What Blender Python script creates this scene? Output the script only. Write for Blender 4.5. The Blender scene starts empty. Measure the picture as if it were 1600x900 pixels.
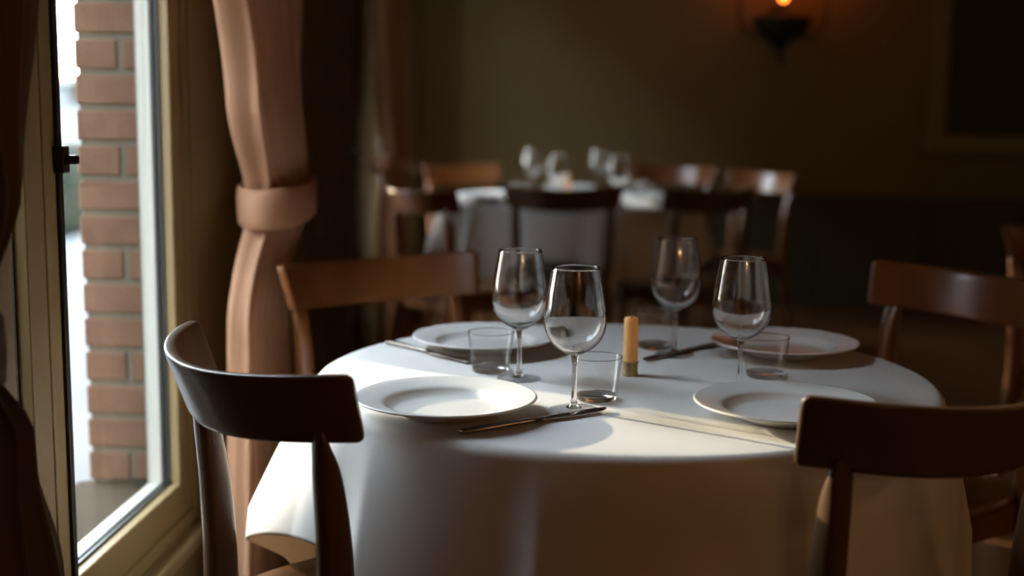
import bpy, bmesh, math, random
from mathutils import Vector, Matrix
random.seed(4)
PI = math.pi
sc = bpy.context.scene
C = bpy.context.collection

# ------------------------------------------------------------------ camera
cam = bpy.data.cameras.new('camera'); camo = bpy.data.objects.new('camera', cam); C.objects.link(camo)
sc.camera = camo
F = 2036.0
cam.sensor_width = 36; cam.lens = F / 1600 * 36
camo.matrix_world = Matrix.Translation((0, 0, 1.20)) @ Matrix.Rotation(math.radians(90 - 8.25), 4, 'X') @ Matrix.Rotation(0.010, 4, 'Z')
cam.clip_start = .05; cam.clip_end = 200
cam.dof.use_dof = True; cam.dof.focus_distance = 1.88; cam.dof.aperture_fstop = 1.9

# ------------------------------------------------------------------ colour management
sc.view_settings.view_transform = 'Standard'
try: sc.view_settings.look = 'None'
except Exception: pass
sc.view_settings.gamma = 1; sc.view_settings.use_curve_mapping = False
sc.view_settings.exposure = 0.35
sc.cycles.use_denoising = True
sc.cycles.max_bounces = 14; sc.cycles.diffuse_bounces = 6; sc.cycles.glossy_bounces = 6
sc.cycles.transmission_bounces = 12; sc.cycles.transparent_max_bounces = 24
sc.cycles.caustics_reflective = True; sc.cycles.caustics_refractive = True
sc.cycles.sample_clamp_indirect = 6

# ------------------------------------------------------------------ room frame: window wall runs along (s), slightly turned from the view
WANG = -math.atan(0.064)
WO = Vector((-0.806, 0, 0))
WU = Vector((math.sin(-WANG), math.cos(WANG), 0)); WN = Vector((math.cos(WANG), -math.sin(-WANG), 0))
def W(s, t, z=0.0): return WO + WU * s + WN * t + Vector((0, 0, z))

# ------------------------------------------------------------------ world and sun
wd = bpy.data.worlds.new('world'); sc.world = wd; wd.use_nodes = True
nt = wd.node_tree; N = nt.nodes; N.clear()
out = N.new('ShaderNodeOutputWorld'); bg = N.new('ShaderNodeBackground')
tc = N.new('ShaderNodeTexCoord'); sp = N.new('ShaderNodeSeparateXYZ'); rp = N.new('ShaderNodeValToRGB')
nt.links.new(tc.outputs['Generated'], sp.inputs[0]); nt.links.new(sp.outputs['Z'], rp.inputs[0])
rp.color_ramp.elements[0].position = 0.0; rp.color_ramp.elements[0].color = (1, .975, .93, 1)
rp.color_ramp.elements[1].position = 0.6; rp.color_ramp.elements[1].color = (.74, .84, 1, 1)
nt.links.new(rp.outputs[0], bg.inputs[0]); bg.inputs[1].default_value = 21
nt.links.new(bg.outputs[0], out.inputs[0])
SUN_AZ, SUN_EL = math.radians(36), math.radians(12.3)
sl = bpy.data.lights.new('sun', 'SUN'); so = bpy.data.objects.new('sun', sl); C.objects.link(so)
sd = Vector((math.cos(SUN_EL) * math.cos(SUN_AZ), -math.cos(SUN_EL) * math.sin(SUN_AZ), -math.sin(SUN_EL)))
so.rotation_euler = sd.to_track_quat('-Z', 'Y').to_euler(); so.location = (-6, 6, 5)
sl.energy = 8.8; sl.color = (1, .80, .56); sl.angle = math.radians(.7)
def portal(name, s0, s1, z0, z1, off=0):
    l = bpy.data.lights.new(name, 'AREA'); o = bpy.data.objects.new(name, l); C.objects.link(o)
    l.shape = 'RECTANGLE'; l.size = s1 - s0; l.size_y = z1 - z0; l.cycles.is_portal = True
    o.matrix_world = Matrix.Translation(W((s0 + s1) / 2, off - .112, (z0 + z1) / 2)) @ Matrix((( WU.x, 0, -WN.x, 0), (WU.y, 0, -WN.y, 0), (0, 1, 0, 0), (0, 0, 0, 1)))
portal('window_portal', 1.80, 2.62, .36, 2.4)
portal('window_portal_middle', 4.90, 5.30, .36, 2.4, -.2)
portal('window_portal_far', 6.16, 6.97, .36, 2.4, -.2)

# ------------------------------------------------------------------ materials
def pin(b, k, v):
    if k in b.inputs: b.inputs[k].default_value = v
def mat(name, col, rough=.6, metal=0, spec=.5, coat=0, noise=None, bump=None, trans=None):
    m = bpy.data.materials.new(name); m.use_nodes = True; n = m.node_tree.nodes; L = m.node_tree.links
    b = n['Principled BSDF']
    b.inputs['Base Color'].default_value = (*col, 1); b.inputs['Roughness'].default_value = rough
    b.inputs['Metallic'].default_value = metal; pin(b, 'Specular IOR Level', spec); pin(b, 'Coat Weight', coat); pin(b, 'Coat Roughness', .15)
    t = n.new('ShaderNodeTexCoord')
    if noise:                                   # (scale xyz, second colour, detail)
        mp = n.new('ShaderNodeMapping'); mp.inputs['Scale'].default_value = noise[0]
        x = n.new('ShaderNodeTexNoise'); x.inputs['Scale'].default_value = 1; x.inputs['Detail'].default_value = noise[2]
        r = n.new('ShaderNodeValToRGB'); r.color_ramp.elements[0].position = .32; r.color_ramp.elements[1].position = .68
        r.color_ramp.elements[0].color = (*col, 1); r.color_ramp.elements[1].color = (*noise[1], 1)
        L.new(t.outputs['Object'], mp.inputs[0]); L.new(mp.outputs[0], x.inputs['Vector']); L.new(x.outputs[0], r.inputs[0]); L.new(r.outputs[0], b.inputs['Base Color'])
    if bump:                                    # (scale, strength, distance)
        x = n.new('ShaderNodeTexNoise'); x.inputs['Scale'].default_value = bump[0]; x.inputs['Detail'].default_value = 4
        bp = n.new('ShaderNodeBump'); bp.inputs['Strength'].default_value = bump[1]; bp.inputs['Distance'].default_value = bump[2]
        L.new(t.outputs['Object'], x.inputs['Vector']); L.new(x.outputs[0], bp.inputs['Height']); L.new(bp.outputs[0], b.inputs['Normal'])
    if trans:
        tr = n.new('ShaderNodeBsdfTranslucent'); tr.inputs[0].default_value = (*trans[0], 1)
        mx = n.new('ShaderNodeMixShader'); mx.inputs[0].default_value = trans[1]
        L.new(b.outputs[0], mx.inputs[1]); L.new(tr.outputs[0], mx.inputs[2]); L.new(mx.outputs[0], n['Material Output'].inputs[0])
    return m
def thin_glass(name, tint=(1, 1, 1), base=.045, rough=0.0, edge=.9):
    m = bpy.data.materials.new(name); m.use_nodes = True; n = m.node_tree.nodes; L = m.node_tree.links; n.clear()
    o = n.new('ShaderNodeOutputMaterial'); mx = n.new('ShaderNodeMixShader')
    t = n.new('ShaderNodeBsdfTransparent'); t.inputs[0].default_value = (*tint, 1)
    g = n.new('ShaderNodeBsdfGlossy'); g.inputs['Roughness'].default_value = rough
    lw = n.new('ShaderNodeLayerWeight'); lw.inputs['Blend'].default_value = .5
    p = n.new('ShaderNodeMath'); p.operation = 'POWER'; p.inputs[1].default_value = 5
    q = n.new('ShaderNodeMath'); q.operation = 'MULTIPLY_ADD'; q.inputs[1].default_value = edge; q.inputs[2].default_value = base
    L.new(lw.outputs['Facing'], p.inputs[0]); L.new(p.outputs[0], q.inputs[0]); L.new(q.outputs[0], mx.inputs[0])
    L.new(t.outputs[0], mx.inputs[1]); L.new(g.outputs[0], mx.inputs[2]); L.new(mx.outputs[0], o.inputs[0])
    return m
M = {}
M['wall'] = mat('ochre_plaster', (.20, .14, .056), .85, noise=((1.5, 1.5, 1.5), (.18, .125, .05), 5), bump=(60, .15, .002))
M['dado'] = mat('dark_green_panelling', (.055, .056, .034), .6)
M['ceil'] = mat('warm_ceiling_plaster', (.30, .22, .13), .9)
M['paint'] = mat('cream_window_paint', (.23, .16, .068), .5, noise=((9, 2, 2), (.21, .145, .06), 4))
M['paint_out'] = mat('pale_window_paint', (.35, .35, .31), .5)
M['gasket'] = mat('black_rubber', (.012, .014, .014), .5)
M['iron'] = mat('dark_iron', (.02, .018, .016), .4, metal=.6)
M['pane'] = thin_glass('window_glass', (.93, .96, .95), .04)
M['glass'] = thin_glass('clear_glass', (.985, .99, .99), .035, 0, .95)
gm = bpy.data.materials.new('solid_glass'); gm.use_nodes = True
b = gm.node_tree.nodes['Principled BSDF']; b.inputs['Roughness'].default_value = 0; pin(b, 'Transmission Weight', 1); pin(b, 'IOR', 1.5); b.inputs['Base Color'].default_value = (1, 1, 1, 1)
M['solid'] = gm
M['brick'] = mat('red_brick', (.085, .040, .019), .9, noise=((14, 14, 14), (.062, .027, .013), 4), bump=(90, .5, .004))
M['mortar'] = mat('grey_mortar', (.062, .058, .040), .95)
M['stone'] = mat('weathered_stone', (.02, .017, .011), .9, noise=((8, 8, 8), (.015, .013, .009), 4), spec=.05)
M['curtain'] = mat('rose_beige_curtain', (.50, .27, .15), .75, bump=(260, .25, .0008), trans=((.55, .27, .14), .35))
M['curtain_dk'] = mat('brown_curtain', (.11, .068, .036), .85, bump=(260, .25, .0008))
M['cloth'] = mat('white_linen', (.75, .73, .695), .8, spec=.2, bump=(9, .22, .004), trans=((.80, .60, .42), .16))
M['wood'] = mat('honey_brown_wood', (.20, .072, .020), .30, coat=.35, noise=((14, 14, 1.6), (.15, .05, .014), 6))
M['wood_dk'] = mat('shaded_honey_wood', (.125, .062, .028), .30, coat=.25, noise=((14, 14, 1.6), (.085, .046, .024), 6))  # same wood as the honey chairs, with shade put into the colour
M['floor'] = mat('oak_floor', (.20, .085, .03), .42, noise=((1.2, 18, 3), (.13, .052, .018), 6))
M['china'] = mat('white_china', (.70, .685, .645), .24, spec=.4)
M['steel'] = mat('steel', (.36, .33, .29), .16, metal=1)
M['wax'] = mat('honey_wax', (.92, .58, .24), .45, trans=((1, .62, .25), .4))
M['wick'] = mat('wick', (.25, .12, .06), .9)
M['brass'] = mat('dull_brass', (.36, .27, .13), .5, metal=.5)
M['bronze'] = mat('dark_bronze', (.02, .02, .014), .45, metal=.4)
M['picture'] = mat('dark_board', (.013, .016, .012), .5, noise=((2, 2, 2), (.009, .012, .009), 3))
M['frame'] = mat('brown_picture_frame', (.20, .15, .075), .5)
M['asphalt'] = mat('asphalt', (.03, .032, .031), .95, noise=((3, 3, 3), (.024, .026, .025), 5))
M['paving'] = mat('pale_paving', (.045, .048, .05), .9, noise=((2, 2, 2), (.038, .041, .043), 4))
M['hedge'] = mat('hedge_green', (.009, .014, .009), .95, noise=((9, 9, 9), (.006, .009, .006), 5), spec=.1)
M['farwall'] = mat('hazy_facade', (.08, .088, .092), .9)
M['farroof'] = mat('grey_roof', (.05, .055, .06), .9)
M['bark'] = mat('bark', (.08, .06, .04), .9)
bm_ = bpy.data.materials.new('amber_bulb'); bm_.use_nodes = True
b = bm_.node_tree.nodes['Principled BSDF']; b.inputs['Base Color'].default_value = (1, .3, .06, 1)
b.inputs['Emission Color'].default_value = (1, .20, .025, 1); b.inputs['Emission Strength'].default_value = 9
M['bulb'] = bm_

# ------------------------------------------------------------------ mesh helpers
class MB:
    def __init__(s): s.v = []; s.f = []
    def add(s, vs, fs, mx=None):
        k = len(s.v)
        s.v += [tuple(mx @ Vector(p)) if mx else tuple(p) for p in vs]; s.f += [tuple(i + k for i in f) for f in fs]; return s
    def box(s, x0, x1, y0, y1, z0, z1, mx=None):
        vs = [(x, y, z) for z in (z0, z1) for y in (y0, y1) for x in (x0, x1)]
        return s.add(vs, [(0, 2, 3, 1), (4, 5, 7, 6), (0, 1, 5, 4), (2, 6, 7, 3), (0, 4, 6, 2), (1, 3, 7, 5)], mx)
    def lathe(s, prof, n=48, mx=None, close=False):
        vs = [];
        for (r, z) in prof:
            for i in range(n):
                a = 2 * PI * i / n; vs.append((r * math.cos(a), r * math.sin(a), z))
        fs = []; m = len(prof)
        for j in range(m - 1 + (1 if close else 0)):
            for i in range(n):
                a, b_, c, d = j * n + i, j * n + (i + 1) % n, ((j + 1) % m) * n + (i + 1) % n, ((j + 1) % m) * n + i
                fs.append((a, b_, c, d))
        if not close:
            if prof[0][0] > 0: fs.append(tuple(range(n - 1, -1, -1)))
            if prof[-1][0] > 0: fs.append(tuple((m - 1) * n + i for i in range(n)))
        return s.add(vs, fs, mx)
    def loft(s, rings, closed=True, cap=True):
        n = len(rings[0]); vs = [p for r in rings for p in r]; fs = []
        for j in range(len(rings) - 1):
            for i in range(n if closed else n - 1):
                fs.append((j * n + i, j * n + (i + 1) % n, (j + 1) * n + (i + 1) % n, (j + 1) * n + i))
        if cap and closed:
            fs.append(tuple(range(n - 1, -1, -1))); fs.append(tuple((len(rings) - 1) * n + i for i in range(n)))
        return s.add(vs, fs)
    def tube(s, pts, rad, n=12):
        pts = [Vector(p) for p in pts]; rings = []
        for i, p in enumerate(pts):
            d = (pts[min(i + 1, len(pts) - 1)] - pts[max(i - 1, 0)]).normalized()
            u = d.orthogonal().normalized() if i == 0 else (u - d * u.dot(d)).normalized()
            w = d.cross(u); r = rad[i] if isinstance(rad, (list, tuple)) else rad
            rings.append([p + (u * math.cos(2 * PI * k / n) + w * math.sin(2 * PI * k / n)) * r for k in range(n)])
        return s.loft(rings)
    def build(s, name, m, parent=None, smooth=False, bevel=0, seg=3, loc=None, rot=0, fix=True, auto=None):
        me = bpy.data.meshes.new(name); me.from_pydata(s.v, [], s.f); me.update()
        if fix:
            bm = bmesh.new(); bm.from_mesh(me); bmesh.ops.remove_doubles(bm, verts=bm.verts, dist=1e-6)
            bmesh.ops.recalc_face_normals(bm, faces=bm.faces); bm.to_mesh(me); bm.free()
        if smooth: me.polygons.foreach_set('use_smooth', [True] * len(me.polygons))
        me.materials.append(m); o = bpy.data.objects.new(name, me); C.objects.link(o)
        if bevel:
            bv = o.modifiers.new('bevel', 'BEVEL'); bv.width = bevel; bv.segments = seg; bv.limit_method = 'ANGLE'; bv.angle_limit = math.radians(40)
        if auto: 
            es = o.modifiers.new('es', 'EDGE_SPLIT'); es.split_angle = math.radians(auto)
        if loc is not None: o.location = loc
        o.rotation_euler = (0, 0, rot)
        if parent is not None: o.parent = parent
        return o
def room(mb, name, m, **k):
    o = mb.build(name, m, loc=WO, rot=WANG, **k); o['kind'] = 'structure'; return o
def tag(o, label, cat, group=None, kind=None):
    o['label'] = label; o['category'] = cat
    if group: o['group'] = group
    if kind: o['kind'] = kind
    return o
def thing(name, label, cat, loc, rot=0, group=None):
    o = bpy.data.objects.new(name, None); C.objects.link(o); o.location = loc; o.rotation_euler = (0, 0, rot); o.empty_display_size = .1
    return tag(o, label, cat, group)
def dup(root, loc, rot, label, group=None):
    r = root.copy(); C.objects.link(r); r.location = loc; r.rotation_euler = (0, 0, rot); r['label'] = label
    if group: r['group'] = group
    for ch in list(root.children):
        c = ch.copy(); C.objects.link(c); c.parent = r
        for g in list(ch.children):
            d = g.copy(); C.objects.link(d); d.parent = c
    return r
def spline(pts, n=6):
    P = [Vector((*p, 0) if len(p) == 2 else p) for p in pts]; o = []
    for i in range(len(P) - 1):
        p0, p1, p2, p3 = P[max(i - 1, 0)], P[i], P[i + 1], P[min(i + 2, len(P) - 1)]
        for k in range(n):
            t = k / n
            o.append(.5 * ((2 * p1) + (p2 - p0) * t + (2 * p0 - 5 * p1 + 4 * p2 - p3) * t * t + (3 * p1 - p0 - 3 * p2 + p3) * t ** 3))
    o.append(P[-1]); return o
def prof(pts, n=6): return [(max(p.x, 0), p.y) for p in spline(pts, n)]
def lerp(a, b_, t): return a + (b_ - a) * t
def interp(tab, z):
    if z <= tab[0][0]: return tab[0][1]
    for (a, va), (b_, vb) in zip(tab, tab[1:]):
        if z <= b_:
            t = (z - a) / (b_ - a); t = t * t * (3 - 2 * t); return va + (vb - va) * t
    return tab[-1][1]

# ================================================================== ROOM SHELL (local x = into the room, y = along the window wall)
S0, S1, XR, H = -2.6, 7.75, 4.6, 2.75
A0, A1 = 1.76, 2.652         # window opening beside the table
B0, B1 = 4.86, 5.34          # middle window, hidden behind the tied curtain
D0, D1 = 6.12, 7.02          # far window
SP, OFF = 3.20, -.20         # beyond the first pier the wall stands back a little
ZS, ZT = .322, 2.45
room(MB().box(-.6, XR + .15, S0 - .15, S1 + .15, -.12, 0), 'floor', M['floor'])
room(MB().box(-.6, XR + .15, S0 - .15, S1 + .15, H, H + .12), 'ceiling', M['ceil'])
lw = MB()
for (a, b_, o_) in ((S0, A0, 0), (A1, SP, 0), (SP, B0, OFF), (B1, D0, OFF), (D1, S1, OFF)): lw.box(o_ - .107, o_ - .016, a, b_, 0, H)
for (a, b_, o_) in ((A0, A1, 0), (B0, B1, OFF), (D0, D1, OFF)): lw.box(o_ - .107, o_ - .016, a, b_, 0, ZS); lw.box(o_ - .107, o_ - .016, a, b_, ZT, H)
lw.box(OFF, -.107, SP - .1, SP, 0, H)
room(lw, 'wall_left', M['wall'])
room(MB().box(-.48, XR + .12, S1, S1 + .12, 0, H), 'wall_back', M['wall'])
room(MB().box(XR, XR + .12, S0, S1, 0, H), 'wall_right', M['wall'])
room(MB().box(-.28, XR + .12, S0 - .12, S0, 0, H), 'wall_front', M['wall'])
# dark panelling below the ochre plaster
DZ = .66
d = MB().box(OFF, XR, S1 - .02, S1, .0, DZ - .03)
k = .15
while k < XR - .5:
    d.box(k, k + .06, S1 - .032, S1 - .02, .12, DZ - .09); k += .62
d.box(OFF, XR, S1 - .032, S1 - .02, DZ - .09, DZ - .03); d.box(OFF, XR, S1 - .034, S1 - .02, 0, .12)
room(d, 'trim_1', M['dado'])
room(MB().box(OFF, XR, S1 - .05, S1, DZ - .03, DZ), 'trim_2', M['dado'], bevel=.006)
room(MB().box(XR - .02, XR, S0, S1 - .05, 0, DZ), 'trim_3', M['dado'])
room(MB().box(-.016, .0, A0 - 2.5, A0 - .1, 0, .11), 'baseboard_left', M['paint'], bevel=.004)

q = [(-.016, A1 + .004), (.05, A1 + .31), (.05, SP), (-.016, SP)]
sm = MB(); sm.add([(x, y, .0) for x, y in q] + [(x, y, H) for x, y in q], [(3, 2, 1, 0), (4, 5, 6, 7), (0, 1, 5, 4), (1, 2, 6, 5), (2, 3, 7, 6), (3, 0, 4, 7)])
room(sm, 'trim_7', M['paint'])
# outer brick skin of the window wall
def bricks(mbk, s0, s1, x0, x1, z0, z1):
    BH, BL, J, HD = .0592, .200, .0118, .094
    c = 0; z = z0
    while z < z1 - .03:
        zt = min(z + BH, z1)
        edges = [s0]
        off = {0: BL, 1: HD, 2: BL * .75}[c % 3]
        p = s0 + off
        while p < s1 - .05: edges.append(p); p += BL + J
        edges.append(s1)
        for i in range(len(edges) - 1):
            a = edges[i] + (J / 2 if i else 0); b_ = edges[i + 1] - (J / 2 if i < len(edges) - 2 else 0)
            if c % 3 == 0 and (i == 0 or i == len(edges) - 2):     # split the return face: a short joint in the reveal
                q = x1 - .045
                mbk.box(x0, q - J / 2, a, b_, z, zt); mbk.box(q + J / 2, x1, a, b_, z, zt)
            else: mbk.box(x0, x1, a, b_, z, zt)
        z += BH + J; c += 1
BX0, BX1 = -.248, -.110
bk, mo = MB(), MB()
for (a, b_, o_) in ((A1 - .008, SP, 0), (S0, A0, 0), (SP, B0, OFF), (B1 - .008, D0, OFF), (D1 - .008, S1 + .12, OFF)):
    bricks(bk, a, b_, BX0 + o_, BX1 + o_, .40, 2.72); mo.box(BX0 + o_ + .006, BX1 + o_ - .003, a + .006, b_ - .006, .34, 2.75)
for (a, b_, o_) in ((A0, A1 - .01, 0), (B0, B1, OFF), (D0, D1, OFF)): mo.box(BX0 + o_ + .006, BX1 + o_ - .003, a, b_, ZT + .02, 2.75)
mo.box(BX0 + .006, BX1 - .003, S0, SP, -.1, .34); mo.box(BX0 + OFF + .006, BX1 + OFF - .003, SP, S1 + .1, -.1, .34)
wb = room(mo, 'wall_outside', M['mortar'])
ob = room(bk, 'brick_courses', M['brick'], bevel=.003, seg=1); ob.location = (0, 0, 0); ob.rotation_euler = (0, 0, 0); ob.parent = wb
for i, (a, b_, o_) in enumerate(((A0, A1, 0), (B0, B1, OFF), (D0, D1, OFF))):
    sm = MB(); x0, x1 = BX0 + o_ - .035, o_ - .104
    q = [(x0, a - .03, .385), (x1, a - .03, .41), (x1, b_ + .02, .41), (x0, b_ + .02, .385)]
    sm.add(q + [(x, y, .34) for (x, y, z) in q], [(0, 1, 2, 3), (7, 6, 5, 4), (0, 4, 5, 1), (1, 5, 6, 2), (2, 6, 7, 3), (3, 7, 4, 0)])
    room(sm, 'trim_%d' % (4 + i), M['stone'])

# ------------------------------------------------------------------ windows
def window(name, a, b_, off=0, mid=None):
    """pair of inward casements in a wooden frame, bolt rod and latch where they meet"""
    mid = mid or (a + b_) / 2
    def bx(mb, x0, x1, *r): return mb.box(off + x0, off + x1, *r)
    fr = MB()
    bx(fr, -.104, -.020, a, a + .022, ZS, ZT); bx(fr, -.104, -.020, b_ - .022, b_, ZS, ZT)
    bx(fr, -.104, -.020, a + .022, b_ - .022, ZS, ZS + .027); bx(fr, -.104, -.020, a + .022, b_ - .022, ZT - .03, ZT)
    w = room(fr, name, M['paint'], bevel=.003)
    def child(mb, nm, m, **k): return mb.build(nm, m, parent=w, **k)
    cs = MB()
    for (y0, y1, z0, z1) in ((a - .06, a, ZS - .06, ZT + .07), (b_, b_ + .06, ZS - .06, ZT + .07), (a, b_, ZT, ZT + .07)): bx(cs, -.016, -.013, y0, y1, z0, z1)
    child(cs, 'casing', M['paint'], bevel=.002)
    child(bx(MB(), -.016, .012, a - .08, b_ + .08, ZS - .033, ZS - .002), 'sill_board', M['paint'], bevel=.006)
    z0, z1 = ZS + .028, ZT - .032
    for (p, q) in ((a + .024, mid - .002), (mid + .002, b_ - .024)):
        sw = .0645; rb = .070
        ci = MB(); co = MB(); ga = MB()
        for (mb, x0, x1) in ((ci, -.054, -.027), (co, -.094, -.0575)):
            bx(mb, x0, x1, p, p + sw, z0, z1); bx(mb, x0, x1, q - sw, q, z0, z1)
            bx(mb, x0, x1, p + sw, q - sw, z0, z0 + rb); bx(mb, x0, x1, p + sw, q - sw, z1 - rb, z1)
        c = child(ci, 'casement', M['paint'], bevel=.003)
        co.build('casement_outer', M['paint_out'], parent=c, bevel=.003)
        g0, g1, h0, h1 = p + sw, q - sw, z0 + rb, z1 - rb
        for x0, x1 in ((-.0525, -.047), (-.064, -.058)):
            bx(ga, x0, x1, g0 - .001, g0 + .005, h0, h1); bx(ga, x0, x1, g1 - .005, g1 + .001, h0, h1)
            bx(ga, x0, x1, g0, g1, h0 - .001, h0 + .005); bx(ga, x0, x1, g0, g1, h1 - .005, h1 + .001)
        ga.build('gasket', M['gasket'], parent=c)
        bx(MB(), -.0575, -.054, g0 - .003, g1 + .003, h0 - .003, h1 + .003).build('glass_pane', M['pane'], parent=c)
    child(bx(MB(), -.027, -.021, mid + .044, mid + .060, z0 + .02, z1 - .02), 'bolt_rod', M['iron'], bevel=.002)
    la = bx(MB(), -.027, -.010, mid + .036, mid + .062, 1.080, 1.122)
    bx(la, -.012, .008, mid + .042, mid + .056, 1.094, 1.108)
    child(la, 'latch', M['iron'], bevel=.003)
    return w
window('window_1', A0, A1, 0, 1.967)
window('window_2', B0, B1, OFF)
window('window_3', D0, D1, OFF)

# ------------------------------------------------------------------ outside
g = MB().box(-120, -.9, -40, 160, -.35, -.28); o = room(g, 'ground', M['asphalt'])
room(MB().box(-4.2, -.34, -10, 20, -.28, -.14), 'pavement', M['paving'], bevel=.02)
def hedge(name, s0, s1, x, w, h, label, seed):
    random.seed(seed); mb = MB(); nx = 90
    n = int((s1 - s0) / .09)
    rings = []
    for i in range(n + 1):
        s_ = s0 + (s1 - s0) * i / n; r = []
        for k in range(26):
            a = 2 * PI * k / 26; cx, cz = math.cos(a), math.sin(a)
            q = (abs(cx) ** 4 + abs(cz) ** 4) ** -.25
            e = 1 + random.uniform(-.07, .07)
            r.append((cx * q * w / 2 * e, s_ - s0, h / 2 + cz * q * h / 2 * e))
        rings.append(r)
    mb.loft(rings)
    o = mb.build(name, M['hedge'], loc=W(s0, x, -.28), rot=WANG); return tag(o, label, 'hedge')
e = thing('shade_pillar', 'added slim square stone pillar with a cap, unseen on the pavement, shading the tablecloth corner', 'pillar', (-1.86, 2.93, -.14), WANG)  # added out of view to keep sun off the hanging cloth flap
MB().box(-.055, .055, -.055, .055, 0, 1.32).build('shaft', M['mortar'], parent=e, bevel=.012)
MB().box(-.075, .075, -.075, .075, 0, .10).box(-.075, .075, -.075, .075, 1.32, 1.38).build('cap', M['stone'], parent=e, bevel=.012)
e = thing('sky_block_house', 'added unseen brick row house across the street, blocking sky light opposite the near end of the restaurant', 'building', W(-14, -7.5, -.28), WANG)  # added out of view to block sky light on the cloth's front drop
MB().box(-7, 0, 0, 18.4, 0, 7.5).build('wall', M['brick'], parent=e)
MB().add([(.3, -.3, 7.5), (-7.3, -.3, 7.5), (-3.5, -.3, 10), (.3, 18.7, 7.5), (-7.3, 18.7, 7.5), (-3.5, 18.7, 10)], [(0, 1, 2), (5, 4, 3), (0, 3, 4, 1), (1, 4, 5, 2), (2, 5, 3, 0)]).build('roof', M['farroof'], parent=e)
for k in range(5):
    for z in (1.0, 4.3):
        f = MB().box(0, .05, 1.2 + k * 3.3, 2.5 + k * 3.3, z, z + 1.8).build('window', M['paint_out'], parent=e)
        MB().box(.05, .06, 1.3 + k * 3.3, 2.4 + k * 3.3, z + .1, z + 1.7).build('pane', M['gasket'], parent=f)
hedge('hedge', 3, 30, -4.8, .9, .95, 'low green hedge along the far edge of the pavement outside the window', 3)
def house(s0, s1, x0, x1, h, label):
    e = thing('house', label, 'building', W(s0, x1, -.28), WANG)
    wl = MB().box(x0 - x1, 0, 0, s1 - s0, 0, h).build('wall', M['farwall'], parent=e)
    L_ = s1 - s0; D = x0 - x1
    rf = MB().add([(.3, -.3, h), (D - .3, -.3, h), (D / 2, -.3, h + .9), (.3, L_ + .3, h), (D - .3, L_ + .3, h), (D / 2, L_ + .3, h + .9)], [(0, 1, 2), (5, 4, 3), (0, 3, 4, 1), (1, 4, 5, 2), (2, 5, 3, 0)])
    rf.build('roof', M['farroof'], parent=e)
    for k in range(4):
        y = L_ * (k + .5) / 4
        f = MB().box(0, .06, y - .6, y + .6, .9, 2.1).build('window', M['farroof'], parent=e)
house(108, 128, -54, -42, 2.3, 'low grey house with a pitched roof, hazy in the distance beyond the window')

def tree(name, loc, h, r, label, seed):
    random.seed(seed); e = thing(name, label, 'tree', loc)
    MB().tube([(0, 0, 0), (.05, 0, h * .3), (0, .08, h * .6)], [.14, .11, .06]).build('trunk', M['bark'], parent=e, smooth=True)
    mb = MB()
    for k in range(16):
        a = random.uniform(0, 2 * PI); q = random.uniform(0, r * .7); cz = random.uniform(h * .45, h * .92); rr = random.uniform(.3, .5) * r
        bm = bmesh.new(); bmesh.ops.create_icosphere(bm, subdivisions=3, radius=rr)
        vs = [tuple(v.co * random.uniform(.82, 1.15) + Vector((q * math.cos(a), q * math.sin(a), cz))) for v in bm.verts]
        fs = [[v.index for v in f.verts] for f in bm.faces]; bm.free(); mb.add(vs, fs)
    mb.build('foliage', M['hedge'], parent=e)
tree('tree', W(66, -25, -.28), 2.5, 1.3, 'small round tree standing by the road far outside the window', 7)

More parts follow.
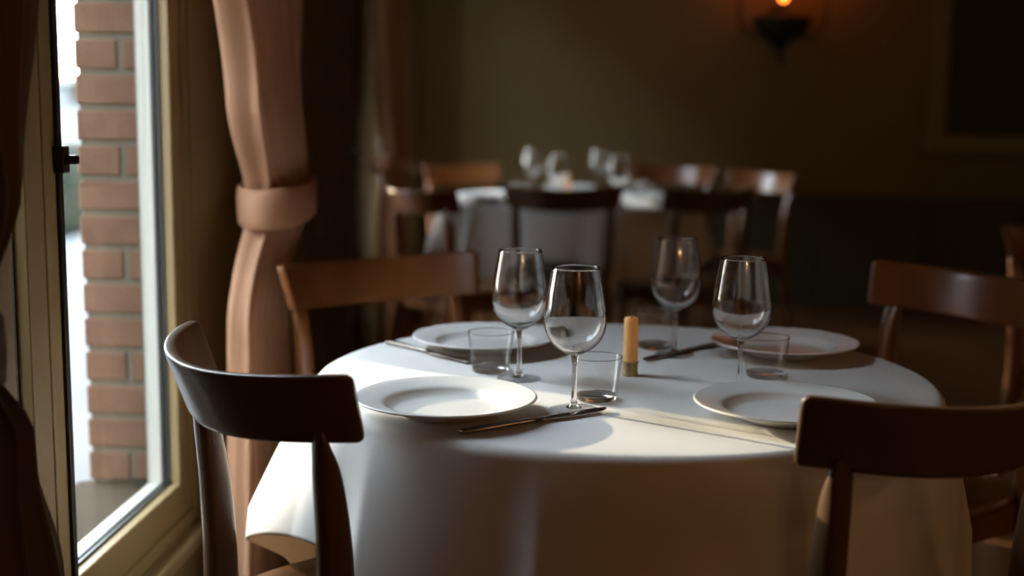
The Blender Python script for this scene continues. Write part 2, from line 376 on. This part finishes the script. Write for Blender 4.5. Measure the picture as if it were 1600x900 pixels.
# ================================================================== CURTAINS
def curtain(s_ref, left, right, n_fold, label, m, tcen, amp, ztie=.95, seed=1, band=True, hook=1, ztop=2.52, off=0):
    """left/right: s of both edges by height; tcen/amp: distance from wall and fold depth by height"""
    random.seed(seed)
    e = thing('curtain', label, 'curtain', W(s_ref, off, 0), WANG, None)
    NZ, NS = 90, 120
    ph = [random.uniform(-.5, .5) for _ in range(8)]
    rings = []
    for j in range(NZ + 1):
        z = .015 + (ztop - .015) * j / NZ; r = []
        l, rr, tc_, am = interp(left, z), interp(right, z), interp(tcen, z), interp(amp, z)
        for i in range(NS + 1):
            u = i / NS
            fold = math.sin(2 * PI * n_fold * u + .5 * math.sin(2 * PI * u * 2 + ph[0]) + ph[1] + .35 * math.sin(z * 2.2 + ph[2] + u * 4))
            fold += .35 * math.sin(2 * PI * (n_fold * 2 + 1) * u + ph[3] + z * .9) + .25 * math.sin(2 * PI * 1.5 * u + ph[4] + z)
            w = abs(z - ztie)
            pin_ = math.exp(-(w / .22) ** 2)
            # gathered into a bundle at the tie: wrap the width round an ellipse
            s_ = lerp(l, rr, u) + .012 * math.sin(fold * 2)
            t_ = tc_ + am * fold * .62 + pin_ * .035 * math.sin(PI * u)
            t_ = max(t_, .012)
            r.append((t_, s_ - s_ref, z))
        rings.append(r)
    mb = MB().loft(rings, closed=False, cap=False)
    o = mb.build('drape', m, parent=e, smooth=True, fix=False)
    sf = o.modifiers.new('solid', 'SOLIDIFY'); sf.thickness = .003
    if band:
        l, rr, tc_, am = interp(left, ztie), interp(right, ztie), interp(tcen, ztie), interp(amp, ztie)
        cs, ct = (l + rr) / 2 - s_ref, tc_ + .015; a, b_ = (rr - l) / 2 + .02, am * 1.05 + .03
        rings = []
        for (dz, ex) in ((-.042, -.004), (-.036, .003), (-.012, .005), (.012, .005), (.036, .003), (.042, -.004), (.036, -.008), (-.036, -.008), (-.042, -.004)):
            rings.append([(max(.006, ct + (b_ + ex) * math.sin(2 * PI * k / 48)), cs + (a + ex) * math.cos(2 * PI * k / 48), ztie + dz + .012 * math.cos(2 * PI * k / 48) * hook) for k in range(48)])
        MB().loft(rings, cap=False).build('tieback', m, parent=e, smooth=True)
        hk = MB().tube([(.0, cs + hook * (a + .05), ztie + .06), (.05, cs + hook * (a + .05), ztie + .06)], .008).lathe([(0, 0), (.018, .004), (.02, .014), (0, .02)], 20, Matrix.Translation((.05, cs + hook * (a + .05), ztie + .06)) @ Matrix.Rotation(PI / 2, 4, 'Y'))
        hk.build('tieback_hook', M['iron'], parent=e, smooth=True)
    return e
curtain(2.3, [(0, 2.46), (.75, 2.52), (.98, 2.64), (1.2, 2.54), (1.7, 2.34), (2.5, 2.2)], [(0, 3.05), (.98, 2.92), (1.5, 3.0), (2.5, 3.08)], 8,
        'rose beige curtain tied back beside the nearest window, behind the left hand chairs', M['curtain'],
        [(0, .10), (.85, .10), (1.0, .115), (2.5, .125)], [(0, .042), (.8, .034), (.98, .040), (1.15, .05), (2.5, .066)], ztie=.985, seed=5)
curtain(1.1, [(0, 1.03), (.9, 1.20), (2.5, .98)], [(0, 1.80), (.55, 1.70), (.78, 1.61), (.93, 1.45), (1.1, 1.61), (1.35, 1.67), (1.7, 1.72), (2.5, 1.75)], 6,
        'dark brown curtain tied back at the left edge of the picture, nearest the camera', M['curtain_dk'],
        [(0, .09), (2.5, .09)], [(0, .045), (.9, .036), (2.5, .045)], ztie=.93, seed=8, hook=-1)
curtain(5.3, [(0, 5.36), (.95, 5.34), (2.5, 5.30)], [(0, 5.90), (.92, 5.76), (1.25, 5.88), (2.5, 5.92)], 3,
        'rose beige curtain behind the left end of the far dining table', M['curtain'],
        [(0, .13), (2.5, .13)], [(0, .055), (.95, .05), (2.5, .06)], ztie=.92, seed=11, hook=-1, off=OFF)
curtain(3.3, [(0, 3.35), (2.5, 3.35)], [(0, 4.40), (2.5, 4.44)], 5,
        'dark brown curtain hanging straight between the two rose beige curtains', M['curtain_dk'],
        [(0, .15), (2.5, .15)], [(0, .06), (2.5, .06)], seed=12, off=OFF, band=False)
for (a, b_, lb, o_) in ((.95, 3.15, 'dark iron curtain rod above the near window', 0), (3.3, 7.2, 'dark iron curtain rod above the far windows', OFF)):
    r = thing('curtain_rod', lb, 'curtain rod', W(a, o_, 2.55), WANG)
    MB().tube([(.10, 0, 0), (.10, b_ - a, 0)], .012, 16).build('rod', M['iron'], parent=r, smooth=True)
    for y in (.04, b_ - a - .04):
        MB().tube([(0, y, 0), (.10, y, 0)], .007, 10).lathe([(0, 0), (.03, 0), (.03, .006), (0, .006)], 20, Matrix.Translation((0, y, 0)) @ Matrix.Rotation(PI / 2, 4, 'Y')).build('bracket', M['iron'], parent=r)

# ================================================================== TABLES
T1 = Vector((.185, 2.11, 0)); R1 = .508
T2 = Vector((.28, 6.0, 0)); R2 = .60
TZ = .75
def table(name, T, R, label):
    t = thing(name, label, 'table', T)
    MB().lathe([(0, TZ - .034), (R - .03, TZ - .034), (R - .012, TZ - .028), (R - .008, TZ - .018), (R - .012, TZ - .008), (R - .02, TZ - .004), (0, TZ - .004)], 72).build('tabletop', M['wood_dk'], parent=t, smooth=True, auto=40)
    MB().lathe([(0, .045)] + prof([(.05, .045), (.045, .12), (.03, .25), (.03, .45), (.045, .62), (.10, .70), (.12, TZ - .034)], 5) + [(0, TZ - .034)], 32).build('pedestal', M['iron'], parent=t, smooth=True, auto=40)
    MB().lathe([(0, 0), (.26, 0), (.265, .01), (.25, .018), (.08, .045), (0, .045)], 48).build('base', M['iron'], parent=t, smooth=True, auto=40)
    return t
table('dining_table', T1, R1, 'round pedestal dining table under the white cloth in the foreground')
table('dining_table', T2, R2, 'round pedestal dining table under the white cloth at the back of the room')

def tablecloth(T, R, half, mid_deg, ridges, label, seed, zl=None):
    random.seed(seed)
    NA, NR, ND = 540, 26, 44
    er = .016                                     # edge roll radius
    rings = []
    m0 = math.radians(mid_deg)
    top = TZ + .0015
    def sag(a):                                   # cloth half-width in direction a (square cloth with soft corners)
        c, s_ = abs(math.cos(a - m0)), abs(math.sin(a - m0))
        return half / ((c ** 9 + s_ ** 9) ** (1 / 9))
    def fold(a):
        f = 0; v = 0
        for (deg, wl, wr, am) in ridges:      # steep on one side, long slope on the other
            x = (math.degrees(a) - deg + 180) % 360 - 180
            if x < 0: f = max(f, am * math.exp(-abs(x / wl) ** 1.8))
            else:
                k = max(0, 1 - x / (wr * 1.6)); f = max(f, am * (k - .12 * math.sin(2 * PI * k) / (2 * PI)))
        return f
    for j in range(NR + 1):
        r = (R - er) * j / NR
        rings.append([(r * math.cos(2 * PI * i / NA), r * math.sin(2 * PI * i / NA), top) for i in range(NA)] if j else None)
    body = rings[1:]
    for j in range(1, ND + 1):
        u = j / ND; row = []
        for i in range(NA):
            a = 2 * PI * i / NA
            drop = sag(a) - R; arc = er * PI / 2; tot = arc + drop
            q = tot * (u ** 1.15)
            if q < arc:
                th = q / er; rr = R - er + er * math.sin(th); z = top - er + er * math.cos(th)
                k = 0
            else:
                k = q - arc; rr = R; z = top - er - k
            fo = fold(a); kk = min(k / .20, 1.0)
            flare = fo * (kk ** .85) + (.10 * k) * (1 - min(1, abs(fo) / .05))
            if k > .2: flare += (fo * .30) * ((k - .2) / .3)
            rr += flare; z += max(0, fo) * .10 * kk     # cloth that swings out rises a little
            row.append((rr * math.cos(a), rr * math.sin(a), z))
        body.append(row)
    mb = MB(); n = NA
    vs = [(0, 0, top)] + [p for r in body for p in r]
    fs = [(0, 1 + i, 1 + (i + 1) % n) for i in range(n)]
    for j in range(len(body) - 1):
        for i in range(n):
            fs.append((1 + j * n + i, 1 + (j + 1) * n + i, 1 + (j + 1) * n + (i + 1) % n, 1 + j * n + (i + 1) % n))
    mb.add(vs, fs)
    o = mb.build('tablecloth', M['cloth'], smooth=True, loc=T, fix=False)
    sf = o.modifiers.new('solid', 'SOLIDIFY'); sf.thickness = .0016; sf.offset = -1
    return tag(o, label, 'tablecloth')
tablecloth(T1, R1, .70, 211,
    [(160, 10, 8, .055), (188, 10, 17, .104), (223, 4, 18, .036), (254, 3.6, 18, .050), (289, 5, 15, .034), (318, 5, 13, .04), (345, 6, 12, .05), (10, 7, 10, .04), (38, 7, 10, .045), (66, 7, 9, .05), (94, 7, 9, .05), (128, 8, 10, .045)],
    'white linen tablecloth draped over the round table in the foreground', 2)
tablecloth(T2, R2, .80, 260,
    [(190, 8, 14, .08), (222, 5, 14, .06), (250, 5, 14, .05), (277, 5, 14, .05), (305, 5, 13, .05), (335, 6, 12, .05), (5, 7, 10, .05), (45, 7, 10, .05), (85, 7, 10, .05), (130, 8, 12, .05)],
    'white tablecloth draped over the dining table at the back of the room', 3)

# ================================================================== CHAIRS (local +y faces the table)
def slab(m, parent):
    R, TH, th, yc = .30, 51.0, .019, .038; rings = []
    angs = [-TH + d for d in (0, .12, .35, .7, 1.1, 1.6, 2.2)] + [-TH + 2.2 + (2 * TH - 4.4) * i / 34 for i in range(1, 34)] + [TH - d for d in (2.2, 1.6, 1.1, .7, .35, .12, 0)]
    for ad in angs:
        a = math.radians(ad); e = min(1, (TH - abs(ad)) / 2.2)
        e = math.sqrt(max(0, 1 - (1 - e) ** 2))
        hz = .0465 - .0105 * (1 - e); hw = th / 2 * (.45 + .55 * e)
        cx, cy = R * math.sin(a), yc - R * math.cos(a); nx, ny = math.sin(a), -math.cos(a)
        dz = -.014 * math.cos(a * 90 / TH) ** 1.5 if abs(ad) < TH else 0
        r = []
        for k in range(28):
            b_ = 2 * PI * (k + .5) / 28; c, s_ = math.cos(b_), math.sin(b_)
            pw = lambda v, p: math.copysign(abs(v) ** p, v)
            u, v = pw(c, .4) * hw, pw(s_, .22) * hz
            r.append((cx + nx * (u + .22 * v), cy + ny * (u + .22 * v) - .15 * v, .8165 + v + dz))
        rings.append(r)
    return MB().loft(rings).build('backrest', m, parent=parent, smooth=True, auto=50)
def chair(m, label, loc, rot, group=None, first=None):
    e = thing('dining_chair', label, 'chair', loc, rot, group)
    slab(m, e)
    # seat
    rings = []
    for (z, k) in ((.432, .93), (.438, .985), (.447, 1.0), (.458, .99), (.463, .95), (.459, .80), (.455, .5)):
        r = []
        for i in range(48):
            a = 2 * PI * i / 48; c, s_ = math.cos(a), math.sin(a); q = (abs(c) ** 3.6 + abs(s_) ** 3.6) ** (-1 / 3.6)
            x = c * q * .205 * k; y = s_ * q * .205 * k; x *= 1 + .10 * (y / .2)
            r.append((x, y + .01, z))
        rings.append(r)
    MB().loft(rings).build('seat', m, parent=e, smooth=True, auto=50)
    ap = MB().box(-.165, .165, .155, .175, .375, .433).box(-.155, .155, -.155, -.135, .375, .433).box(-.175, -.155, -.14, .165, .375, .433).box(.155, .175, -.14, .165, .375, .433)
    ap.build('seat_rail', m, parent=e, bevel=.004)
    for s_ in (-1, 1):
        # back post that becomes the rear leg: flattened oval section, widest at the seat
        rings = []
        path = [(.198, -.215, 0, .013, .012), (.189, -.188, .22, .017, .019), (.182, -.162, .42, .0215, .025), (.183, -.158, .50, .0215, .025), (.187, -.162, .62, .0195, .023), (.190, -.173, .72, .018, .018), (.191, -.182, .765, .017, .009), (.191, -.187, .785, .013, .004)]
        for p in path_s(path):
            x, y, z, a, b_ = p
            rings.append([(s_ * x + a * math.copysign(abs(math.cos(2 * PI * k / 16)) ** .75, math.cos(2 * PI * k / 16)), y + b_ * math.copysign(abs(math.sin(2 * PI * k / 16)) ** .75, math.sin(2 * PI * k / 16)), z) for k in range(16)])
        MB().loft(rings).build('back_post', m, parent=e, smooth=True, auto=60)
        MB().tube([(s_ * .19, .19, 0), (s_ * .178, .168, .22), (s_ * .168, .15, .433)], [.011, .015, .019], 16).build('leg', m, parent=e, smooth=True, auto=60)
    return e
def path_s(path, n=5):
    out_ = []
    for i in range(len(path) - 1):
        p0, p1, p2, p3 = path[max(i - 1, 0)], path[i], path[i + 1], path[min(i + 2, len(path) - 1)]
        for k in range(n):
            t = k / n
            out_.append([.5 * (2 * b1 + (c - a) * t + (2 * a - 5 * b1 + 4 * c - d_) * t * t + (3 * b1 - a - 3 * c + d_) * t ** 3) for a, b1, c, d_ in zip(p0, p1, p2, p3)])
    out_.append(list(path[-1])); return out_
def face(fx, fy): return math.atan2(-fx, fy)
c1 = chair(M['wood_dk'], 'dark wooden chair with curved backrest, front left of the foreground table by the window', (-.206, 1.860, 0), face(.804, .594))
c2 = chair(M['wood'], 'honey brown chair at the far left of the foreground table, before the tied curtain', (-.178, 2.612, 0), face(.578, -.816))
dup(c2, (.771, 2.512, 0), face(-.844, -.536), 'honey brown chair with window glare on its backrest, right of the foreground table')
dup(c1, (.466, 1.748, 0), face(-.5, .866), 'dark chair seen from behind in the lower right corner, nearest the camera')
dup(c2, (1.64, 3.51, 0), face(.2, -.98), 'brown chair cut off by the right edge of the picture, behind the glare lit chair')
G = 'chairs around the far table'
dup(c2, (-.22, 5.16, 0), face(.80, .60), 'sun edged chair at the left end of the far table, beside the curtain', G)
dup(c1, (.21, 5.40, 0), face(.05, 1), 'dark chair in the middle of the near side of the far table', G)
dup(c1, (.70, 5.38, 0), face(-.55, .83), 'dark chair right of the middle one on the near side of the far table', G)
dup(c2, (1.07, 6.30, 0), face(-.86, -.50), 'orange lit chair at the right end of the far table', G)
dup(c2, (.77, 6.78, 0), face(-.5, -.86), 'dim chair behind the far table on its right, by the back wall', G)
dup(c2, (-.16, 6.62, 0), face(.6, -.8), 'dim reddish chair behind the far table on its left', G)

# ================================================================== TABLEWARE
def wine_glass(loc, label, group=None):
    e = thing('wine_glass', label, 'wine glass', loc, 0, group)
    outer = prof([(.0045, .081), (.014, .0845), (.028, .093), (.0395, .107), (.0450, .124), (.0452, .140), (.0425, .162), (.0385, .187), (.0345, .2095)], 6)
    inner = [(max(0, r - .0011), z) for (r, z) in prof([(.0, .0865), (.013, .088), (.027, .0955), (.0385, .1085), (.0445, .125), (.0450, .140), (.0423, .162), (.0384, .187), (.0345, .2095)], 6)]
    p = [(0, .0805)] + outer + [(.0340, .2101)] + inner[::-1]
    MB().lathe(p, 72).build('bowl', M['solid'], parent=e, smooth=True)
    MB().lathe([(0, .003)] + prof([(.012, .0036), (.0058, .010), (.0042, .022), (.0036, .045), (.0037, .066), (.0050, .077), (.0062, .0815)], 6) + [(0, .0815)], 28).build('stem', M['solid'], parent=e, smooth=True)
    MB().lathe([(0, .0002), (.0345, .0002), (.0362, .0009), (.0352, .0017), (.022, .0027), (.012, .0037), (0, .0037)], 64).build('foot', M['glass'], parent=e, smooth=True)
    return e
def tumbler(loc, label, group=None):
    e = thing('tumbler', label, 'water glass', loc, 0, group)
    p = [(0, .0005), (.0285, .0005), (.0305, .002), (.0318, .008), (.0385, .0665), (.0382, .0671), (.0378, .0671), (.0374, .0664), (.0308, .0105), (.0300, .0092), (0, .0090)]
    MB().lathe(p, 64).build('body', M['glass'], parent=e, smooth=True, auto=35)
    MB().lathe([(.0374 + .0010 * math.cos(2 * PI * k / 12), .0668 + .0009 * math.sin(2 * PI * k / 12)) for k in range(12)], 72, close=True).build('rim', M['solid'], parent=e, smooth=True)
    MB().lathe([(0, .0010), (.0284, .0010), (.0298, .0022), (.0304, .0080), (.0296, .0088), (0, .0080)], 64).build('base', M['solid'], parent=e, smooth=True, auto=50)
    return e
def plate(loc, label, group=None):
    R = .131
    p = [(0, .0035), (.055, .0035), (.0585, .0005), (.062, .0005), (.064, .004)] + prof([(.074, .0065), (.088, .0125), (.105, .0185), (R - .003, .0240), (R, .0262)], 5) \
        + [(R - .0012, .0277), (R - .004, .0275)] + prof([(.108, .0230), (.092, .0190), (.0845, .0130), (.077, .0085), (.068, .0072), (.04, .0068), (0, .0068)], 5)
    o = MB().lathe(p, 96).build('dinner_plate', M['china'], smooth=True, loc=loc)
    return tag(o, label, 'plate', group)
def knife(loc, ang, label, group=None):
    """handle end at -y, blade tip at +y"""
    e = thing('table_knife', label, 'knife', loc, ang, group)
    def ring(y, hx, hz, z, cx=0, n=14): return [(cx + hx * math.cos(2 * PI * k / n), y, z + hz * math.sin(2 * PI * k / n)) for k in range(n)]
    hd = [ring(-.129, .002, .002, .0050), ring(-.127, .0060, .0038, .0050), ring(-.118, .0078, .0046, .0050), ring(-.08, .0070, .0043, .0050), ring(-.04, .0058, .0040, .0048), ring(-.012, .0050, .0038, .0046), ring(.0, .0056, .0036, .0045)]
    MB().loft(hd).build('handle', M['steel'], parent=e, smooth=True)
    bl = [ring(-.001, .0056, .0034, .0045), ring(.014, .0088, .0018, .0044, .001), ring(.05, .0104, .0014, .0046, .002), ring(.095, .0106, .0012, .0046, .0022), ring(.114, .0090, .0012, .0045, .0012), ring(.124, .0050, .0010, .0044, -.001), ring(.1285, .001, .0006, .0044, -.0035)]
    MB().loft(bl).build('blade', M['steel'], parent=e, smooth=True)
    return e
Z1 = TZ + .0018
wg = wine_glass((.092, 1.859, Z1), 'tall empty wine glass beside the knife tip, nearest the camera')
dup(wg, (.013, 2.067, Z1), 0, 'empty wine glass left of the frontmost one, overlapping its bowl')
dup(wg, (.290, 2.279, Z1), 0, 'empty wine glass behind the candle, farthest back on the foreground table')
dup(wg, (.356, 1.991, Z1), 0, 'empty wine glass at the right, behind the rim of the right hand plate')
tb = tumbler((.129, 1.925, Z1), 'clear tumbler right behind the foot of the frontmost wine glass')
dup(tb, (-.034, 2.125, Z1), 0, 'clear tumbler between the two left hand plates')
dup(tb, (.262, 2.348, Z1), 0, 'clear tumbler directly right of the candle')
dup(tb, (.418, 2.105, Z1), 0, 'clear tumbler in front of the far right plate')
plate((-.093, 1.828, Z1), 'white dinner plate at the front left, beside the dark chair back')
plate((-.047, 2.315, Z1), 'white dinner plate at the far left, behind the tumbler')
plate((.392, 1.818, Z1), 'white dinner plate at the front right, partly hidden by the dark chair')
plate((.488, 2.293, Z1), 'white dinner plate at the far right of the foreground table')
knife((.0365, 1.780, Z1), math.atan2(-.213, .154), 'steel table knife along the front edge, its tip by the frontmost wine glass')
knife((-.145, 2.268, Z1), math.atan2(-.137, -.15), 'steel table knife at the far left, pointing towards the left hand tumbler')
knife((.318, 2.305, Z1), math.atan2(.11, -.11), 'dark looking table knife behind the candle, beside the farthest wine glass')
def candle(loc, label):
    e = thing('candle_holder', label.replace('candle', 'candle holder'), 'candle holder', loc)
    MB().lathe([(0, 0), (.0128, 0), (.0134, .001), (.0134, .004), (.0125, .006), (.0125, .0195), (.0136, .021), (.0136, .0235), (.0128, .0242), (.0122, .0242), (.0122, .0122), (0, .012)], 40).build('holder', M['brass'], parent=e, smooth=True, auto=40)
    c = thing('candle', label, 'candle', (loc[0], loc[1], loc[2] + .0122))
    MB().lathe([(0, 0), (.0118, 0)] + [(.0118 + .0003 * math.sin(k * 1.7), .006 + .004 * k) for k in range(18)] + [(.0116, .0815), (.0105, .084), (.006, .0828), (0, .082)], 40).build('wax', M['wax'], parent=c, smooth=True)
    MB().tube([(0, 0, .081), (.0005, 0, .0855), (.0018, 0, .0895)], [.001, .001, .0008], 8).build('wick', M['wick'], parent=c, smooth=True)
candle((.196, 2.105, Z1), 'short honey coloured unlit candle in the middle of the foreground table')
candle((.252, 5.98, Z1), 'small honey coloured candle in the middle of the far table')
# far table
GG = 'wine glasses on the far table'
for (x, y, lb) in ((.094, 6.30, 'leftmost wine glass on the far table'), (.200, 5.70, 'second wine glass from the left on the far table'), (.425, 6.45, 'tallest looking wine glass at the back of the far table'), (.455, 5.62, 'rightmost wine glass on the far table')):
    dup(wg, (x, y, Z1), 0, 'out of focus ' + lb, GG)
GT = 'tumblers on the far table'
for (x, y, lb) in ((.03, 5.98, 'tumbler near the left edge of the far table'), (.31, 5.72, 'tumbler just right of the far candle'), (.60, 5.92, 'pale tumbler near the right edge of the far table'), (.60, 6.3, 'tumbler at the back right of the far table')):
    dup(tb, (x, y, Z1), 0, 'out of focus ' + lb, GT)
GP = 'plates on the far table'
for (x, y, lb) in ((-.09, 5.72, 'left'), (.34, 5.54, 'front centre'), (.68, 5.70, 'right'), (.28, 6.44, 'back')):
    plate((x, y, Z1), 'blurred white plate at the %s of the far table' % lb, GP)

# ================================================================== BACK WALL
def on_back(s_off, xw, z):       # point on the back wall with world x = xw
    t = (xw - WO.x - WU.x * (S1 - s_off)) / WN.x
    return W(S1 - s_off, t, z)
def sconce(loc, rot, label, power):
    e = thing('wall_sconce', label, 'wall lamp', loc, rot)
    MB().lathe([(0, 0), (.07, 0), (.075, .01), (.05, .022), (0, .025)], 32, Matrix.Translation((0, 0, -.02)) @ Matrix.Rotation(PI / 2, 4, 'X') @ Matrix.Scale(1.7, 4, (0, 1, 0))).build('backplate', M['bronze'], parent=e, smooth=True)
    MB().lathe([(0, -.24)] + prof([(.012, -.235), (.022, -.20), (.015, -.17), (.05, -.12), (.11, -.08), (.155, -.03), (.165, .02), (.12, .035), (.05, .04)], 5) + [(0, .045)], 36, Matrix.Translation((0, -.17, 0))).build('body', M['bronze'], parent=e, smooth=True)
    for i, (dx, dz) in enumerate(((0, .0), (-.24, .12), (.24, .12))):
        arm = MB().tube([tuple(p) for p in spline([(dx * .15, -.14, -.05), (dx * .5, -.19, -.09), (dx * .95, -.20, -.03), (dx, -.20, .05 + dz)], 6)], .009, 10).build('arm', M['bronze'], parent=e, smooth=True)
        MB().lathe([(0, 0), (.03, .004), (.036, .014), (.012, .018), (.012, .06), (0, .06)], 24, Matrix.Translation((dx, -.20, .05 + dz))).build('candle_cup', M['bronze'], parent=arm, smooth=True)
        MB().lathe([(0, 0)] + prof([(.012, 0), (.019, .018), (.021, .035), (.012, .062), (.003, .085)], 5) + [(0, .086)], 24, Matrix.Translation((dx, -.20, .11 + dz))).build('bulb', M['bulb'], parent=arm, smooth=True)
    mx = Matrix.Translation(loc) @ Matrix.Rotation(rot, 4, 'Z')
    for dx in (-.24, .24):
        l = bpy.data.lights.new('sconce_light', 'POINT'); l.energy = power; l.color = (1, .24, .05) if power < 2 else (1, .54, .22); l.shadow_soft_size = .04
        o = bpy.data.objects.new('sconce_light', l); C.objects.link(o); o.location = mx @ Vector((dx, -.16, .33))
sconce(on_back(0, 1.51, 1.645), WANG, 'dark bronze wall sconce with a glowing amber bulb on the back wall', .3)
# added out of view for warm fill light: sconces behind and right of the camera
sconce(W(S0, 2.0, 1.70), WANG + PI, 'added bronze fill light sconce on the unseen wall behind the camera', 9)
sconce(W(1.0, XR, 1.70), WANG - PI / 2, 'added bronze fill light sconce on the unseen right hand wall', 6)
e = thing('framed_picture', 'large dark picture in a wide brown frame hanging on the back wall at the right', 'picture', on_back(0, 2.37, .915), WANG)
PW, PH, FW = 1.5, 1.3, .105
fr = MB()
for (a, b_, c, d_) in ((0, PW, 0, FW), (0, PW, PH - FW, PH), (0, FW, FW, PH - FW), (PW - FW, PW, FW, PH - FW)): fr.box(a, b_, -.045, 0, c, d_)
fr.build('frame', M['frame'], parent=e, bevel=.008)
MB().box(FW - .005, PW - FW + .005, -.018, -.004, FW - .005, PH - FW + .005).build('canvas', M['picture'], parent=e)

# focused sunlight through the glassware onto the cloth
sl.cycles.is_caustics_light = True
for o in bpy.data.objects:
    n = o.name.split('.')[0]
    if n in ('bowl', 'rim', 'base', 'stem') and o.data.materials[0] == M['solid']: o.cycles.is_caustics_caster = True
    if n in ('tablecloth', 'dinner_plate'): o.cycles.is_caustics_receiver = True
